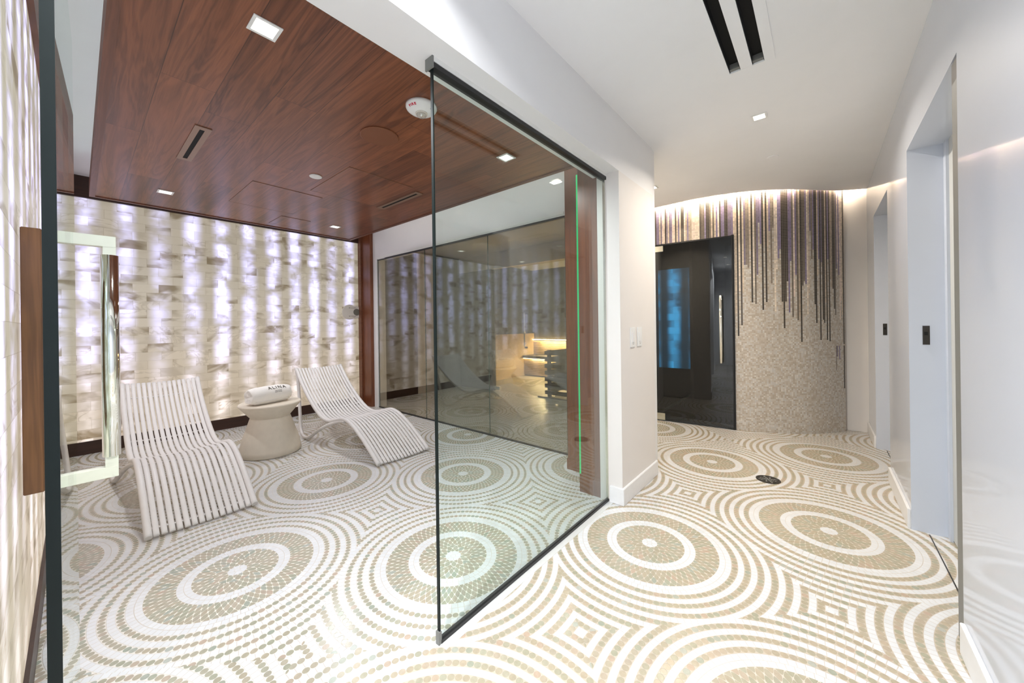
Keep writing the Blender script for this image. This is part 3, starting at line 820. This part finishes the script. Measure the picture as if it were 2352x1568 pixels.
# slot vents in the wood ceiling
for (x0, x1, y0, y1), lb in (((-3.42, -2.785, .455, .535), 'brown slotted air vent in the wood ceiling above the left lounger'),
                             ((-3.40, -2.74, 1.95, 2.03), 'brown slotted air vent in the wood ceiling near the lobby glass')):
    cx, cy = (x0 + x1) / 2, (y0 + y1) / 2
    t = thing('ceiling_vent', lb, 'air vent', (cx, cy, WZ), 0, 'slot vents in the wood ceiling'); hx_, hy_ = (x1 - x0) / 2, (y1 - y0) / 2
    mb = MB(); mb.box(-hx_, hx_, -hy_, -.012, -.004, 0); mb.box(-hx_, hx_, .012, hy_, -.004, 0); mb.box(-hx_, -hx_ + .04, -.012, .012, -.004, 0); mb.box(hx_ - .04, hx_, -.012, .012, -.004, 0)
    mb.build('plate', M['plate'], t); box('slot', (-hx_ + .04, hx_ - .04, -.012, .012, -.0015, 0), M['blackvoid'], t)
# round speaker disc
t = tag(MB().lathe([(.115, 0), (.115, -.004), (.110, -.007), (.0, -.0075)], 48, (-2.107, 1.235, WZ)).build('ceiling_speaker', M['copper_disc']), 'round brown speaker disc flush in the wood ceiling', 'speaker')
t = tag(MB().lathe([(.045, 0), (.045, -.005), (.040, -.008), (.0, -.009)], 32, (-3.046, 1.228, WZ)).build('sprinkler_cover', M['plastic']), 'small round white sprinkler cover in the wood ceiling', 'sprinkler cover')
t = tag(MB().lathe([(.045, 0), (.045, -.004), (.040, -.006), (.0, -.006)], 32, (-.307, 3.93, CZ)).build('sprinkler_cover', M['ceiling']), 'small round white sprinkler cover in the corridor ceiling', 'sprinkler cover')
# access hatches
for (x0, x1, y0, y1), lb in (((-4.245, -3.515, .93, 1.475), 'rectangular access hatch in the wood ceiling over the side table'),
                             ((-3.395, -2.68, 1.323, 1.878), 'rectangular access hatch in the wood ceiling over the right lounger'),
                             ((-4.80, -4.40, 1.42, 1.715), 'small access hatch in the wood ceiling close to the brick wall')):
    mb = MB(); w_ = .0035
    mb.box(x0, x1, y0, y0 + w_, WZ - .002, WZ); mb.box(x0, x1, y1 - w_, y1, WZ - .002, WZ); mb.box(x0, x0 + w_, y0, y1, WZ - .002, WZ); mb.box(x1 - w_, x1, y0, y1, WZ - .002, WZ)
    t = thing('access_hatch', lb, 'access hatch', (0, 0, 0), 0, 'access hatches in the wood ceiling')
    mb.build('gasket', M['plate'], t)
    box('leaf', (x0 + w_, x1 - w_, y0 + w_, y1 - w_, WZ - .0012, WZ), M['wood_ceiling'], t)
# fire alarm
fa = thing('fire_alarm', 'white round ceiling strobe marked FIRE beside the glass edge', 'fire alarm', (-1.65, 1.218, WZ))
FA = [(.083, 0), (.083, -.010), (.079, -.018), (.064, -.030), (.046, -.037), (.030, -.039), (0, -.039)]
MB().lathe(FA, 56).build('body', M['plastic'], fa, True)
MB().lathe([(.032, -.037), (.032, -.043), (.028, -.045), (.024, -.041)], 32).build('lens_ring', M['plastic_warm'], fa, True)
MB().lathe([(.027, -.040), (.026, -.052), (.017, -.060), (0, -.062)], 24).build('strobe', M['clear'], fa, True)
MB().lathe([(.012, -.040), (.006, -.055), (0, -.056)], 12).build('flash_tube', M['chrome'], fa, True)
TXA = -78
def arc_text3(co):
    an = math.radians(TXA) + co.x / .072
    rr = .0715 + co.y * .6
    zz = -.030 + (rr - .064) * .8
    return (rr * math.cos(an), rr * math.sin(an), zz - .0012 - co.z)
text('FIRE', .021, M['red'], 'lettering', fa, None, extrude=.0006, bend=arc_text3, bold=.0007)
box('slot', (.062, .066, .012, .026, -.0335, -.028), M['blackvoid'], fa)

# ---------------------------------------------------------------- wall fittings
sp = thing('wall_light', 'round white wall bracket with a grey grille on the brick wall near the corner post', 'wall fitting', (BX + .001, 2.82, 1.475))
def disc(r, x0, x1, cy, cz, name, mat, n=40, prof=None):
    mb = MB(); pr = prof or [(r, x0), (r, x1)]
    b = 0
    for rr, xx in pr:
        for k in range(n):
            a = 2 * PI * k / n; mb.v.append((xx, cy + rr * math.cos(a), cz + rr * math.sin(a)))
    for i in range(len(pr) - 1):
        for k in range(n): mb.f.append((i * n + k, i * n + (k + 1) % n, (i + 1) * n + (k + 1) % n, (i + 1) * n + k))
    mb.f.append(tuple(range(n))); mb.f.append(tuple((len(pr) - 1) * n + k for k in range(n)))
    return mb.build(name, mat, sp, True)
disc(.115, 0, .02, -.065, 0, 'cover_plate', M['plastic_warm'], prof=[(.115, 0), (.118, .01), (.112, .022)])
disc(.098, 0, .02, .035, 0, 'speaker_ring', M['plastic_warm'], prof=[(.098, 0), (.100, .008), (.094, .018)])
disc(.052, 0, .03, .045, 0, 'grille', M['grille'], prof=[(.052, 0), (.054, .02), (.050, .026)])
for z in (-.065, .065):
    box('arm', (.005, .024, -.06, .03, z - .003, z + .003), M['steel'], sp)
    disc(.007, .02, .026, -.07, z, 'screw', M['grille'], 12)
sg = 'white light switches on the corridor pier'
for y, lb in ((2.605, 'white rocker switch on the pier, nearer the glass panel'), (2.735, 'white rocker switch on the pier, nearer the corridor corner')):
    t = thing('light_switch', lb, 'light switch', (-1.05, y, 1.145), 0, sg)
    box('plate', (0, .006, -.044, .044, -.072, .072), M['plastic'], t, .002)
    box('rocker', (.006, .010, -.018, .018, -.036, .036), M['bb_white'], t, .001)
    box('indicator', (.006, .0075, -.005, .005, -.052, -.049), M['grille'], t)

# floor drain
fd = thing('floor_drain', 'round dark patterned metal floor drain set in the mosaic', 'floor drain', (-.33, 3.50, .0))
MB().lathe([(.082, .0), (.082, .003), (.078, .004), (.070, .004), (.068, .0015)], 40).build('rim', M['darkmetal'], fd)
MB().lathe([(.068, .0), (.068, .0012), (0, .0013)], 40).build('well', M['blackvoid'], fd)
mb = MB()
for k in range(8):
    a = k * PI / 4 + .2
    for rr in (.022, .036, .05):
        mb.cyl((rr * math.cos(a + rr * 9), rr * math.sin(a + rr * 9)), .0055, .0013, .0035, 8)
for k in range(2):
    a = k * PI / 2 + .5; c_, s_ = math.cos(a), math.sin(a)
    mb.sweep([(-.068 * c_, -.068 * s_, .0025), (0, 0, .003), (.068 * c_, .068 * s_, .0025)], .004, .0012, 6, side=Vector((-s_, c_, 0)))
mb.build('grate', M['gray'], fd)
